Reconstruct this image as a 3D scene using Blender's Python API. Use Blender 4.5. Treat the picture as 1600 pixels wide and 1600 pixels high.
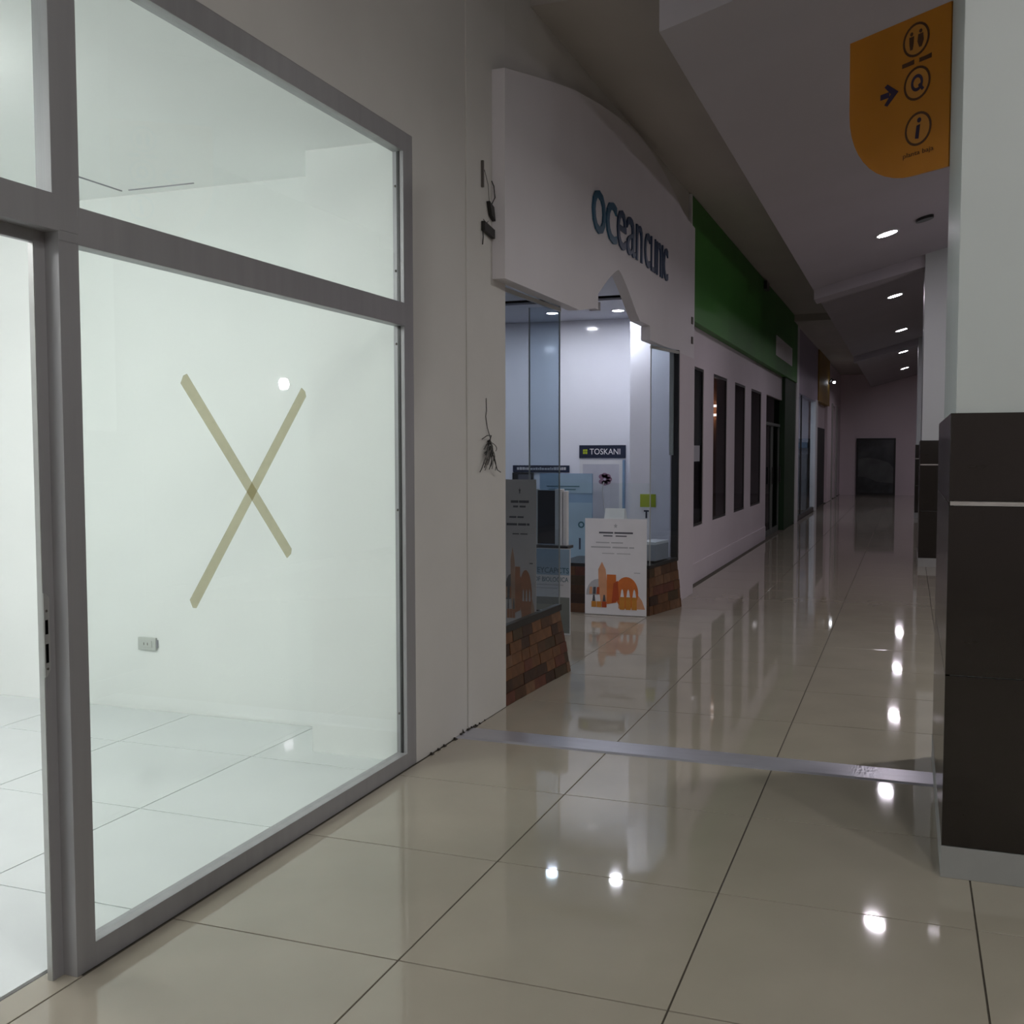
import bpy, bmesh, math, random
from mathutils import Vector, Matrix

random.seed(7)
scene = bpy.context.scene
for o in list(bpy.data.objects):
    bpy.data.objects.remove(o)
COL = scene.collection

# ------------------------------------------------------------------ camera
F_PX, YAW, PITCH, ROLL, CAM_H = 1652.6, -0.358779, -0.0574866, -0.0016687, 1.49
cy_, sy_, cp_, sp_ = math.cos(YAW), math.sin(YAW), math.cos(PITCH), math.sin(PITCH)
fw = Vector((sy_ * cp_, cy_ * cp_, sp_))
rt = Vector((cy_, -sy_, 0))
up = rt.cross(fw)
r2 = rt * math.cos(ROLL) + up * math.sin(ROLL)
u2 = -rt * math.sin(ROLL) + up * math.cos(ROLL)
cam = bpy.data.cameras.new('camera')
cam.sensor_fit = 'HORIZONTAL'
cam.sensor_width = 36.0
cam.lens = F_PX / 1600 * 36.0
cam.clip_start, cam.clip_end = 0.05, 200
cam_o = bpy.data.objects.new('camera', cam)
COL.objects.link(cam_o)
m = Matrix((r2, u2, -fw)).transposed().to_4x4()
m.translation = Vector((0, 0, CAM_H))
cam_o.matrix_world = m
scene.camera = cam_o

# ------------------------------------------------------------------ world, exposure
w = bpy.data.worlds.new('world')
scene.world = w
w.use_nodes = True
w.node_tree.nodes['Background'].inputs[0].default_value = (0.75, 0.72, 0.78, 1)
w.node_tree.nodes['Background'].inputs[1].default_value = 0.02
vs = scene.view_settings
vs.view_transform = 'Standard'
vs.look = 'None'
vs.exposure = 0.0
vs.gamma = 1.0
vs.use_curve_mapping = False
try:
    scene.cycles.sample_clamp_indirect = 6.0
    scene.cycles.transparent_max_bounces = 24
    scene.cycles.max_bounces = 10
    scene.cycles.diffuse_bounces = 6
except Exception:
    pass

ROOM_LAMP = 18      # radiance of the ceiling panels of the empty shop
CLINIC_LAMP = 240    # downlights in the clinic
HALL_LAMP = 215       # downlights of the passage

# ------------------------------------------------------------------ materials
MATS = {}


def lin(c):
    return tuple(((v / 255) / 12.92 if v / 255 <= 0.04045 else ((v / 255 + 0.055) / 1.055) ** 2.4) for v in c)


def mat(name, color, rough=0.5, metal=0.0, var=0.06, scale=4.0, bump=0.0, bscale=60.0, spec=0.5, coat=0.0, stretch=None):
    mt = bpy.data.materials.new(name)
    mt.use_nodes = True
    nt = mt.node_tree
    b = nt.nodes['Principled BSDF']
    b.inputs['Roughness'].default_value = rough
    b.inputs['Metallic'].default_value = metal
    b.inputs['Specular IOR Level'].default_value = spec
    b.inputs['Coat Weight'].default_value = coat
    tc = nt.nodes.new('ShaderNodeTexCoord')
    src = tc.outputs['Object']
    if stretch:
        mp = nt.nodes.new('ShaderNodeMapping')
        mp.inputs['Scale'].default_value = stretch
        nt.links.new(src, mp.inputs[0])
        src = mp.outputs[0]
    nz = nt.nodes.new('ShaderNodeTexNoise')
    nz.inputs['Scale'].default_value = scale
    nz.inputs['Detail'].default_value = 5
    nt.links.new(src, nz.inputs['Vector'])
    rp = nt.nodes.new('ShaderNodeValToRGB')
    rp.color_ramp.elements[0].position = 0.3
    rp.color_ramp.elements[1].position = 0.7
    rp.color_ramp.elements[0].color = tuple(max(0, c * (1 - var)) for c in color) + (1,)
    rp.color_ramp.elements[1].color = tuple(min(1, c * (1 + var)) for c in color) + (1,)
    nt.links.new(nz.outputs['Fac'], rp.inputs[0])
    nt.links.new(rp.outputs[0], b.inputs['Base Color'])
    if bump:
        n2 = nt.nodes.new('ShaderNodeTexNoise')
        n2.inputs['Scale'].default_value = bscale
        n2.inputs['Detail'].default_value = 3
        nt.links.new(src, n2.inputs['Vector'])
        bp = nt.nodes.new('ShaderNodeBump')
        bp.inputs['Strength'].default_value = bump
        bp.inputs['Distance'].default_value = 0.002
        nt.links.new(n2.outputs['Fac'], bp.inputs['Height'])
        nt.links.new(bp.outputs[0], b.inputs['Normal'])
    MATS[name] = mt
    return mt


def emat(name, color, strength):
    mt = bpy.data.materials.new(name)
    mt.use_nodes = True
    nt = mt.node_tree
    nt.nodes.remove(nt.nodes['Principled BSDF'])
    e = nt.nodes.new('ShaderNodeEmission')
    e.inputs[0].default_value = color + (1,)
    e.inputs[1].default_value = strength
    nt.links.new(e.outputs[0], nt.nodes['Material Output'].inputs[0])
    MATS[name] = mt
    return mt


def gmat(name, tint, ior=1.5, gloss=1.0):
    """thin architectural glass: tinted see-through plus Fresnel mirror"""
    mt = bpy.data.materials.new(name)
    mt.use_nodes = True
    nt = mt.node_tree
    nt.nodes.remove(nt.nodes['Principled BSDF'])
    tr = nt.nodes.new('ShaderNodeBsdfTransparent')
    tr.inputs[0].default_value = tint + (1,)
    gl = nt.nodes.new('ShaderNodeBsdfGlossy')
    gl.inputs['Roughness'].default_value = 0.01
    gl.inputs[0].default_value = (0.95 * gloss, 0.97 * gloss, 0.96 * gloss, 1)
    fr = nt.nodes.new('ShaderNodeFresnel')
    fr.inputs[0].default_value = ior
    mx = nt.nodes.new('ShaderNodeMixShader')
    geo = nt.nodes.new('ShaderNodeNewGeometry')      # mirror only where light enters the pane, not again where it leaves
    inv = nt.nodes.new('ShaderNodeMath')
    inv.operation = 'SUBTRACT'
    inv.inputs[0].default_value = 1.0
    nt.links.new(geo.outputs['Backfacing'], inv.inputs[1])
    mul = nt.nodes.new('ShaderNodeMath')
    mul.operation = 'MULTIPLY'
    nt.links.new(fr.outputs[0], mul.inputs[0])
    nt.links.new(inv.outputs[0], mul.inputs[1])
    nt.links.new(mul.outputs[0], mx.inputs[0])
    nt.links.new(tr.outputs[0], mx.inputs[1])
    nt.links.new(gl.outputs[0], mx.inputs[2])
    nt.links.new(mx.outputs[0], nt.nodes['Material Output'].inputs[0])
    MATS[name] = mt
    return mt


M = MATS
mat('hall_paint', (0.60, 0.58, 0.555), 0.55, var=0.04, scale=1.5, bump=0.15, bscale=40)
mat('pillar_paint', (0.50, 0.53, 0.525), 0.5, var=0.03, scale=1.5, bump=0.1)
mat('ceiling_paint', (0.42, 0.39, 0.42), 0.7, var=0.04, scale=1.0)
mat('recess_paint', (0.46, 0.43, 0.40), 0.7, var=0.05, scale=1.0)
mat('room_paint', (0.82, 0.84, 0.82), 0.55, var=0.02, scale=1.2)
mat('room_ceiling_paint', (0.90, 0.91, 0.90), 0.6, var=0.02, scale=1.2)
mat('clinic_paint', (0.78, 0.79, 0.86), 0.09, var=0.02, scale=1.2)
mat('aluminium', (0.34, 0.335, 0.345), 0.42, metal=0.25, var=0.05, scale=20, stretch=(1, 1, 0.1))
mat('bare_aluminium', (0.5, 0.5, 0.49), 0.35, metal=0.6, var=0.05, scale=20)
mat('hole_black', (0.004, 0.004, 0.004), 0.9, var=0.0, spec=0.0)
mat('hall_tile', (0.33, 0.295, 0.24), 0.04, var=0.05, scale=2.5, spec=0.45)
mat('room_tile', (0.66, 0.69, 0.69), 0.12, var=0.03, scale=2.0, spec=0.4)
mat('grout', (0.07, 0.06, 0.045), 0.9, var=0.2, scale=30)
mat('room_grout', (0.52, 0.53, 0.53), 0.9, var=0.1, scale=30)
mat('threshold_metal', (0.42, 0.42, 0.47), 0.28, metal=0.5, var=0.06, scale=25, stretch=(0.2, 1, 1))
mat('brown_tile', (0.016, 0.013, 0.010), 0.16, var=0.1, scale=3.0, spec=0.5, stretch=(1, 1, 6))
mat('steel_trim', (0.50, 0.48, 0.46), 0.35, metal=0.5, var=0.05, scale=20)
mat('grey_plinth', (0.30, 0.30, 0.29), 0.45, var=0.08, scale=6)
mat('sign_amber', (0.43, 0.155, 0.005), 0.45, var=0.06, scale=3)
mat('sign_amber_pale', (0.45, 0.185, 0.025), 0.45, var=0.05, scale=3)
mat('sign_ink', (0.06, 0.018, 0.003), 0.6, var=0.05)
mat('sign_purple', (0.025, 0.012, 0.05), 0.6, var=0.05)
mat('board_white', (0.68, 0.65, 0.68), 0.5, var=0.03, scale=1.5)
mat('teal_letter', (0.022, 0.10, 0.18), 0.4, var=0.1, scale=3)
mat('navy_letter', (0.022, 0.05, 0.115), 0.4, var=0.1, scale=3)
mat('green_board', (0.048, 0.215, 0.028), 0.5, var=0.08, scale=1.0)
mat('green_dark', (0.006, 0.035, 0.007), 0.6, var=0.08, scale=1.0)
mat('shop_wall', (0.62, 0.56, 0.60), 0.5, var=0.04, scale=1.0)
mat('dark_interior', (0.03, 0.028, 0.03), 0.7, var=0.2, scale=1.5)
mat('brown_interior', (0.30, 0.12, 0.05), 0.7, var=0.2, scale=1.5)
mat('dark_frame', (0.02, 0.019, 0.019), 0.35, var=0.1)
mat('pale_frame', (0.40, 0.40, 0.38), 0.4, var=0.05)
mat('paper_white', (0.86, 0.84, 0.86), 0.55, var=0.03, scale=6)
mat('paper_grey', (0.33, 0.33, 0.36), 0.6, var=0.05, scale=6)
mat('print_dark', (0.10, 0.10, 0.12), 0.6, var=0.1)
mat('print_light', (0.52, 0.51, 0.53), 0.6, var=0.1)
mat('print_orange', (0.68, 0.18, 0.035), 0.55, var=0.12, scale=9)
mat('print_peach', (0.72, 0.36, 0.20), 0.55, var=0.10, scale=9)
mat('print_red', (0.50, 0.08, 0.02), 0.55, var=0.12, scale=9)
mat('print_amber', (0.66, 0.27, 0.04), 0.55, var=0.15, scale=14)
mat('sign_navy', (0.012, 0.018, 0.045), 0.4, var=0.1)
mat('lime', (0.36, 0.44, 0.02), 0.5, var=0.06)
mat('pale_blue', (0.30, 0.42, 0.54), 0.45, var=0.10, scale=3)
mat('mid_blue', (0.20, 0.31, 0.46), 0.45, var=0.10, scale=3)
mat('teal_print', (0.02, 0.10, 0.14), 0.5, var=0.1)
mat('poster_grey', (0.50, 0.50, 0.56), 0.5, var=0.10, scale=3)
mat('flower_print', (0.26, 0.15, 0.22), 0.6, var=0.2, scale=12)
mat('pedestal_white', (0.70, 0.70, 0.72), 0.4, var=0.03)
mat('screen_black', (0.010, 0.012, 0.016), 0.25, var=0.2)
mat('wire_black', (0.012, 0.011, 0.010), 0.5, var=0.1)
mat('wire_grey', (0.10, 0.09, 0.08), 0.5, var=0.1)
mat('outlet_plastic', (0.52, 0.54, 0.51), 0.35, var=0.03)
mat('yellow_board', (0.30, 0.17, 0.015), 0.5, var=0.06)
mat('mauve_board', (0.42, 0.36, 0.44), 0.5, var=0.05)
mat('far_paint', (0.72, 0.62, 0.66), 0.6, var=0.05, scale=0.6)
mat('lamp_rim', (0.65, 0.65, 0.66), 0.4, var=0.02)
mat('crumb', (0.03, 0.025, 0.02), 0.9, var=0.3, scale=20)
BR = []
for i, c in enumerate([(0.11, 0.048, 0.02), (0.065, 0.030, 0.014), (0.13, 0.058, 0.025), (0.10, 0.033, 0.02), (0.05, 0.030, 0.014), (0.14, 0.072, 0.038), (0.04, 0.019, 0.011)]):
    BR.append(mat('stone_%d' % i, c, 0.55, var=0.3, scale=14, bump=0.5, bscale=30))
gmat('clear_glass', (0.965, 0.985, 0.975))
gmat('window_glass', (0.937, 0.957, 0.945))
gmat('blue_glass', (0.86, 0.90, 0.93))
gmat('dark_glass', (0.55, 0.54, 0.56), 1.3, 0.3)
mt = gmat('masking_tape', (1, 1, 1))
# translucent yellowish masking tape
nt = mt.node_tree
for n in list(nt.nodes):
    if n.type != 'OUTPUT_MATERIAL':
        nt.nodes.remove(n)
tr = nt.nodes.new('ShaderNodeBsdfTransparent')
tr.inputs[0].default_value = (0.88, 0.85, 0.74, 1)
df = nt.nodes.new('ShaderNodeBsdfDiffuse')
df.inputs[0].default_value = (0.55, 0.50, 0.36, 1)
mx = nt.nodes.new('ShaderNodeMixShader')
nz = nt.nodes.new('ShaderNodeTexNoise')
nz.inputs['Scale'].default_value = 25
mr = nt.nodes.new('ShaderNodeMapRange')
mr.inputs['To Min'].default_value = 0.10
mr.inputs['To Max'].default_value = 0.22
nt.links.new(nz.outputs['Fac'], mr.inputs['Value'])
nt.links.new(mr.outputs[0], mx.inputs[0])
nt.links.new(tr.outputs[0], mx.inputs[1])
nt.links.new(df.outputs[0], mx.inputs[2])
nt.links.new(mx.outputs[0], nt.nodes['Material Output'].inputs[0])
emat('room_light', (0.975, 0.985, 0.985), ROOM_LAMP)
emat('clinic_light', (0.88, 0.91, 1.0), CLINIC_LAMP)
emat('hall_light', (0.98, 0.90, 1.0), HALL_LAMP)
emat('near_light', (0.98, 0.97, 0.94), HALL_LAMP * 1.42)
mat('open_side_dark', (0.05, 0.045, 0.045), 0.7, var=0.05, scale=0.6)  # near-black, stands in for the dark open side in window reflections
mat('end_paint', (0.88, 0.76, 0.80), 0.6, var=0.03, scale=0.6)
mat('clinic_ceiling_paint', (0.42, 0.43, 0.48), 0.5, var=0.03)
mat('door_frame_grey', (0.13, 0.14, 0.13), 0.5, var=0.05)
mat('shaded_paper', (0.46, 0.41, 0.38), 0.6, var=0.08, scale=5)  # left window poster palette, darkened to paint in its dim light
mat('shaded_orange', (0.34, 0.12, 0.05), 0.6, var=0.25, scale=9)
mat('shaded_peach', (0.38, 0.22, 0.14), 0.6, var=0.2, scale=9)
mat('shaded_ink', (0.10, 0.09, 0.09), 0.6, var=0.1)
mat('grey_green', (0.20, 0.215, 0.20), 0.5, var=0.1)
emat('shop_light', (0.90, 0.93, 1.0), 16)
emat('dim_light', (1.0, 0.90, 0.80), 6)


# ------------------------------------------------------------------ mesh helpers
class MB:
    def __init__(self):
        self.v = []
        self.f = []
        self.smooth = False

    def add(self, vs, fs):
        n = len(self.v)
        self.v += [Vector(p) for p in vs]
        self.f += [tuple(i + n for i in f) for f in fs]
        return self

    def box(self, x0, x1, y0, y1, z0, z1):
        return self.add([(x0, y0, z0), (x1, y0, z0), (x1, y1, z0), (x0, y1, z0), (x0, y0, z1), (x1, y0, z1), (x1, y1, z1), (x0, y1, z1)],
                        [(0, 3, 2, 1), (4, 5, 6, 7), (0, 1, 5, 4), (1, 2, 6, 5), (2, 3, 7, 6), (3, 0, 4, 7)])

    def prism(self, pts, d):
        """pts: planar 3D polygon, d: extrusion vector"""
        pts = [Vector(p) for p in pts]
        d = Vector(d)
        n = len(pts)
        self.add(pts + [p + d for p in pts], [tuple(range(n - 1, -1, -1)), tuple(range(n, 2 * n))] + [(i, (i + 1) % n, n + (i + 1) % n, n + i) for i in range(n)])
        return self

    def hexa(self, bottom, top):
        return self.add(list(bottom) + list(top), [(3, 2, 1, 0), (4, 5, 6, 7), (0, 1, 5, 4), (1, 2, 6, 5), (2, 3, 7, 6), (3, 0, 4, 7)])

    def ring(self, c, u, v, r0, r1, d, n=28):
        """flat annulus extruded along d"""
        c, u, v, d = Vector(c), Vector(u), Vector(v), Vector(d)
        vs = []
        for k in range(n):
            a = 2 * math.pi * k / n
            e = u * math.cos(a) + v * math.sin(a)
            vs += [c + e * r0, c + e * r1, c + e * r1 + d, c + e * r0 + d]
        fs = []
        for k in range(n):
            a, b = 4 * k, 4 * ((k + 1) % n)
            for q in range(4):
                fs.append((a + q, b + q, b + (q + 1) % 4, a + (q + 1) % 4))
        return self.add(vs, fs)

    def disc(self, c, u, v, r, d, n=28, rv=None):
        c, u, v = Vector(c), Vector(u), Vector(v)
        rv = rv or r
        return self.prism([c + u * r * math.cos(2 * math.pi * k / n) + v * rv * math.sin(2 * math.pi * k / n) for k in range(n)], d)

    def tube(self, pts, r, n=6):
        pts = [Vector(p) for p in pts]
        rings = []
        for i, p in enumerate(pts):
            t = (pts[min(i + 1, len(pts) - 1)] - pts[max(i - 1, 0)]).normalized()
            a = t.cross(Vector((0.3, 0.2, 0.93)))
            if a.length < 1e-3:
                a = t.cross(Vector((1, 0, 0)))
            a.normalize()
            b = t.cross(a)
            rr = r[i] if isinstance(r, (list, tuple)) else r
            rings.append([p + (a * math.cos(2 * math.pi * k / n) + b * math.sin(2 * math.pi * k / n)) * rr for k in range(n)])
        vs = [q for rg in rings for q in rg]
        fs = [(i * n + k, i * n + (k + 1) % n, (i + 1) * n + (k + 1) % n, (i + 1) * n + k) for i in range(len(pts) - 1) for k in range(n)]
        fs += [tuple(range(n - 1, -1, -1)), tuple((len(pts) - 1) * n + k for k in range(n))]
        return self.add(vs, fs)


def wloc(o):
    p = Vector((0, 0, 0))
    while o:
        p += o.location
        o = o.parent
    return p


def tag(o, label=None, cat=None, group=None, kind=None):
    if label:
        o['label'] = label
    if cat:
        o['category'] = cat
    if group:
        o['group'] = group
    if kind:
        o['kind'] = kind
    return o


def mesh_of(name, mb, material, origin, bevel=0.0):
    me = bpy.data.meshes.new(name)
    me.from_pydata([p - origin for p in mb.v], [], mb.f)
    bm = bmesh.new()
    bm.from_mesh(me)
    bmesh.ops.recalc_face_normals(bm, faces=bm.faces)
    if bevel:
        bmesh.ops.bevel(bm, geom=list(bm.edges), offset=bevel, segments=2, affect='EDGES', profile=0.6)
    bm.to_mesh(me)
    bm.free()
    me.materials.append(material)
    if mb.smooth:
        for p in me.polygons:
            p.use_smooth = True
    return me


def part(name, mb, material, parent=None, bevel=0.0, label=None, cat=None, group=None, kind=None, origin=None):
    if isinstance(material, str):
        material = M[material]
    if origin is None:
        xs = [p.x for p in mb.v]; ys = [p.y for p in mb.v]; zs = [p.z for p in mb.v]
        origin = Vector(((min(xs) + max(xs)) / 2, (min(ys) + max(ys)) / 2, min(zs)))
    origin = Vector(origin)
    o = bpy.data.objects.new(name, mesh_of(name, mb, material, origin, bevel))
    COL.objects.link(o)
    if parent:
        o.parent = parent
        o.location = origin - wloc(parent)
    else:
        o.location = origin
    return tag(o, label, cat, group, kind)


PART = part


def empty(name, loc, label=None, cat=None, group=None, kind=None):
    o = bpy.data.objects.new(name, None)
    o.empty_display_size = 0.1
    o.location = loc
    COL.objects.link(o)
    return tag(o, label, cat, group, kind)


def struct(name, mb, material, label=None, parent=None, bevel=0.0):
    return part(name, mb, material, parent, bevel, label=label, kind=None if parent else 'structure')


def B(*a):
    return MB().box(*a)


def copy_tree(o, offset=Vector((0, 0, 0)), parent=None):
    c = o.copy()
    COL.objects.link(c)
    c.parent = parent
    if parent is None:
        c.location = o.location + offset
    for ch in list(o.children):
        copy_tree(ch, parent=c)
    return c


def glyphs(s, size, font_scale=1.0):
    """2D triangulated outline of a text with Blender's built-in font -> (verts2d, faces)"""
    cu = bpy.data.curves.new('glyph', 'FONT')
    cu.body = s
    cu.size = size
    cu.resolution_u = 3
    o = bpy.data.objects.new('glyph', cu)
    COL.objects.link(o)
    bpy.context.view_layer.update()
    me = bpy.data.meshes.new_from_object(o.evaluated_get(bpy.context.evaluated_depsgraph_get()))
    vs = [(v.co.x, v.co.y) for v in me.vertices]
    fs = [tuple(p.vertices) for p in me.polygons]
    bpy.data.objects.remove(o)
    bpy.data.curves.remove(cu)
    bpy.data.meshes.remove(me)
    return vs, fs


def lettering(s, origin, u, v, width, height, thick, bold=0.0):
    """text fitted to width x height, lower-left at origin, in the plane u,v; solid of given thickness"""
    vs, fs = glyphs(s, 1.0)
    x0 = min(p[0] for p in vs); x1 = max(p[0] for p in vs)
    y0 = min(p[1] for p in vs); y1 = max(p[1] for p in vs)
    u, v, origin = Vector(u), Vector(v), Vector(origin)
    n = u.cross(v).normalized()
    P = [origin + u * ((p[0] - x0) / (x1 - x0) * width) + v * ((p[1] - y0) / (y1 - y0) * height) for p in vs]
    k = len(P)
    mb = MB()
    edges = {}
    for f in fs:
        for i in range(len(f)):
            e = (f[i], f[(i + 1) % len(f)])
            edges[tuple(sorted(e))] = edges.get(tuple(sorted(e)), []) + [e]
    side = [(e[0][0], e[0][1], e[0][1] + k, e[0][0] + k) for e in edges.values() if len(e) == 1]
    mb.add(P + [p + n * thick for p in P], [tuple(reversed(f)) for f in fs] + [tuple(i + k for i in f) for f in fs] + side)
    return mb


X, Y, Z = Vector((1, 0, 0)), Vector((0, 1, 0)), Vector((0, 0, 1))
XW = -2.183

# ================================================================== SETTING
# ---- floors
floor = struct('floor', B(-6.6, 3.2, -4.2, 37.6, -0.12, -0.004), 'grout', 'polished beige tiled floor of the long passage')
G, GAP = 0.8, 0.0055
tile_meshes = {}


def tile(x0, x1, y0, y1, parent, material, name='tile', top=0.0):
    w_, d_ = round(x1 - x0 - GAP, 4), round(y1 - y0 - GAP, 4)
    key = (w_, d_, material)
    if key not in tile_meshes:
        tile_meshes[key] = mesh_of('tile', B(-w_ / 2, w_ / 2, -d_ / 2, d_ / 2, -0.008, 0), M[material], Vector((0, 0, 0)), bevel=0.0012)
    o = bpy.data.objects.new(name, tile_meshes[key])
    COL.objects.link(o)
    o.parent = parent
    o.location = Vector(((x0 + x1) / 2, (y0 + y1) / 2, top)) - wloc(parent)
    return o


GX0 = -2.175
rows = []
y = 2.71 - 2 * G
while y < 37.5:
    a, b = y, y + G
    if a < 4.98 < b:
        rows.append((a, 4.985))
        if b > 5.19:
            rows.append((5.185, b))
    elif a < 5.19 < b:
        rows.append((5.185, b))
    elif not (a >= 4.98 and b <= 5.19):
        rows.append((a, min(b, 37.5)))
    y += G
far = MB()
for (a, b) in rows:
    for i in range(6):
        x0, x1 = GX0 + i * G, GX0 + (i + 1) * G
        near = a < 20 and ((i < 3) or (i == 3 and a < 4.9))
        if near:
            tile(x0, x1, a, b, floor, 'hall_tile')
        else:
            far.box(x0 + GAP / 2, min(x1, 3.19) - GAP / 2, a + GAP / 2, b - GAP / 2, -0.008, 0)
# tiles behind the camera and inside the clinic out of sight
for j in range(-6, 0):
    for i in range(6):
        y0 = 1.11 + j * G
        far.box(GX0 + i * G + GAP / 2, GX0 + (i + 1) * G - GAP / 2, y0 + GAP / 2, y0 + G - GAP / 2, -0.008, 0)
for j in range(7):
    y0 = 5.91 + j * G if j else 5.70
    y1 = 5.91 + (j + 1) * G if j else 5.91
    y1 = min(y1, 11.0)
    if y0 >= 10.99:
        continue
    for i in range(1, 5):
        x0, x1 = GX0 - i * G, GX0 - (i - 1) * G
        if i <= 2:
            tile(x0, x1, y0, y1, floor, 'hall_tile')
        else:
            far.box(x0 + GAP / 2, x1 - GAP / 2, y0 + GAP / 2, y1 - GAP / 2, -0.008, 0)
part('distant_tiles', far, 'hall_tile', floor, kind='stuff')
# doorway strip in the passage tile
tile(-2.287, GX0, 1.3, 2.32, floor, 'hall_tile', 'doorway_tile')

floor2 = struct('floor', B(-6.5, -2.29, -2.5, 4.95, -0.004, -0.0012), 'room_grout', 'white tiled floor of the empty bright shop')
for i in range(1, 6):
    for j in range(-5, 3):
        x0, x1 = GX0 - i * G, GX0 - (i - 1) * G
        y0, y1 = 2.71 + j * G, 2.71 + (j + 1) * G
        if i == 1:
            x1 = -2.289
        if x0 < -6.5:
            x0 = -6.49
        if j == 2:
            y1 = 4.9
        y0 = max(y0, -2.45)
        tile(x0, x1, y0, y1, floor2, 'room_tile', top=0.006)

# threshold strip across the passage
th = MB().prism([(-2.18, 4.975, 0), (-2.18, 4.99, 0.007), (-2.18, 5.175, 0.007), (-2.18, 5.195, 0)], (2.312, 0, 0))
struct('trim_1', th, 'threshold_metal', 'flat metal expansion joint strip crossing the passage floor')

# ---- left wall of the passage around the glazed shopfront
wl = MB()
wl.box(-2.33, XW, -4.0, 4.512, 2.945, 5.0)           # above the glazing
wl.box(-2.33, XW, -4.0, -0.2, 0, 2.945)             # beyond the glazing, towards the viewer's back
wl.box(-2.73, XW, 4.512, 5.70, 0, 5.0)              # solid pier between the two shops
wl.box(-2.73, -2.31, 4.50, 4.512, 0, 2.945)
wl.box(-2.31, -2.245, 4.455, 4.512, 0, 2.945)
wl.box(-2.33, XW, 5.70, 11.05, 2.90, 5.0)           # above the clinic
wall_left = struct('wall_left', wl, 'hall_paint', 'off-white painted wall between the glazed shop and the clinic')
struct('pilaster', B(XW, XW + 0.007, 5.14, 5.70, 0, 5.0), 'hall_paint', parent=wall_left, bevel=0.002)
cr = MB()
for k in range(26):
    yy = 4.62 + random.random() * 0.75
    if k < 14:
        yy = 5.02 + random.random() * 0.22
    s = 0.006 + random.random() * 0.012
    cr.hexa([(XW + 0.006, yy, 0.0), (XW + 0.006 + s, yy, 0.0), (XW + 0.006 + s, yy + 2 * s, 0.0), (XW + 0.006, yy + 2 * s, 0.0)],
            [(XW + 0.006, yy + s * .4, s * (2.2 if k < 5 else .9)), (XW + 0.006 + s * .5, yy + s * .5, s), (XW + 0.006 + s * .4, yy + s, s * .8), (XW + 0.006, yy + s, s * .7)])
part('broken_plaster', cr, 'crumb', wall_left, kind='stuff')

# ---- empty shop shell
struct('wall_back', B(-6.5, -2.73, 4.9, 5.0, 0, 3.1), 'room_paint', 'plain white back wall inside the empty bright shop')
struct('wall_far_left', B(-6.6, -6.5, -2.6, 5.0, 0, 3.1), 'room_paint', 'white side wall deep inside the empty shop')
struct('wall_front', B(-6.5, -2.33, -2.6, -2.5, 0, 3.1), 'room_paint', 'white wall of the empty shop nearest the viewer')
struct('wall_inner', B(-2.745, -2.732, 4.50, 4.9, 0, 2.93), 'room_paint', 'white side of the pier inside the empty shop')
struct('wall_pier', MB().box(-2.74, -2.315, 4.488, 4.499, 0, 2.93).box(-2.316, -2.243, 4.443, 4.454, 0, 2.93), 'room_paint', 'white face of the pier inside the empty shop')
ceil_room = struct('ceiling', B(-6.5, -2.25, -2.5, 4.9, 2.93, 3.1), 'room_ceiling_paint', 'white ceiling of the empty bright shop')
hz = 2.925
gap = MB()
gap.box(-4.105, -4.095, 4.45, 4.80, hz, 2.93)
gap.box(-4.05, -3.62, 4.795, 4.803, hz, 2.93)
part('ceiling_joint', gap, 'paper_grey', ceil_room)


def room_lamp(x, yy):
    r = empty('ceiling_panel_lamp', (x, yy, 2.73))
    part('housing', MB().box(x - 0.62, x + 0.62, yy - 0.17, yy + 0.17, 2.875, 2.93), 'lamp_rim', r, bevel=0.004)
    part('diffuser', B(x - 0.59, x + 0.59, yy - 0.14, yy + 0.14, 2.73, 2.876), 'room_light', r)
    return r


for (x, yy, lb) in ((-3.9, 2.6, 'white ceiling lamp nearest the back wall in the empty shop'), (-3.9, 0.4, 'white ceiling lamp in the middle of the empty shop'),
                    (-5.6, 1.6, 'white ceiling lamp deepest in the empty shop')):
    tag(room_lamp(x, yy), lb, 'lamp', 'ceiling lamps of the empty shop')

# ---- glazed shopfront
win = empty('window_1', (XW, 3.4, 0), 'grey aluminium shopfront window with two large panes', kind='structure')
XB = -2.238
AL = 'aluminium'
part('mullion', MB().box(XB, XW, 2.302, 2.377, 0, 2.07).box(XB, XW, 2.283, 2.385, 2.095, 2.95).box(XB, XW, 2.302, 2.385, 2.066, 2.095), AL, win, bevel=0.0015)
part('stile', B(XB, XW, 4.417, 4.511, 0, 2.945), AL, win, bevel=0.0015)
part('bottom_rail', B(XB, XW + 0.001, 2.375, 4.42, 0, 0.072), AL, win, bevel=0.0015)
part('transom', B(XB, XW + 0.001, 2.375, 4.42, 2.066, 2.171), AL, win, bevel=0.0015)
part('head_rail', B(XB, XW + 0.001, 2.376, 4.42, 2.856, 2.944), AL, win, bevel=0.0015)
part('pane', B(-2.214, -2.206, 2.372, 4.422, 0.065, 2.072), 'window_glass', win)
part('pane', B(-2.214, -2.206, 2.38, 4.422, 2.165, 2.86), 'window_glass', win)
gk = MB()
for (a, b, c, d) in ((2.376, 2.380, .072, 2.066), (4.414, 4.418, .072, 2.066), (2.384, 2.388, 2.17, 2.857), (4.414, 4.418, 2.17, 2.857)):
    gk.box(-2.217, -2.203, a, b, c, d)
part('gasket', gk, 'dark_frame', win)
for zz in (0.27, 1.22, 1.98, 2.31, 2.69):
    part('screw', MB().disc((-2.206, 4.375, zz), Y, Z, 0.006, (0.004, 0, 0), 8), 'wire_grey', win)

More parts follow.
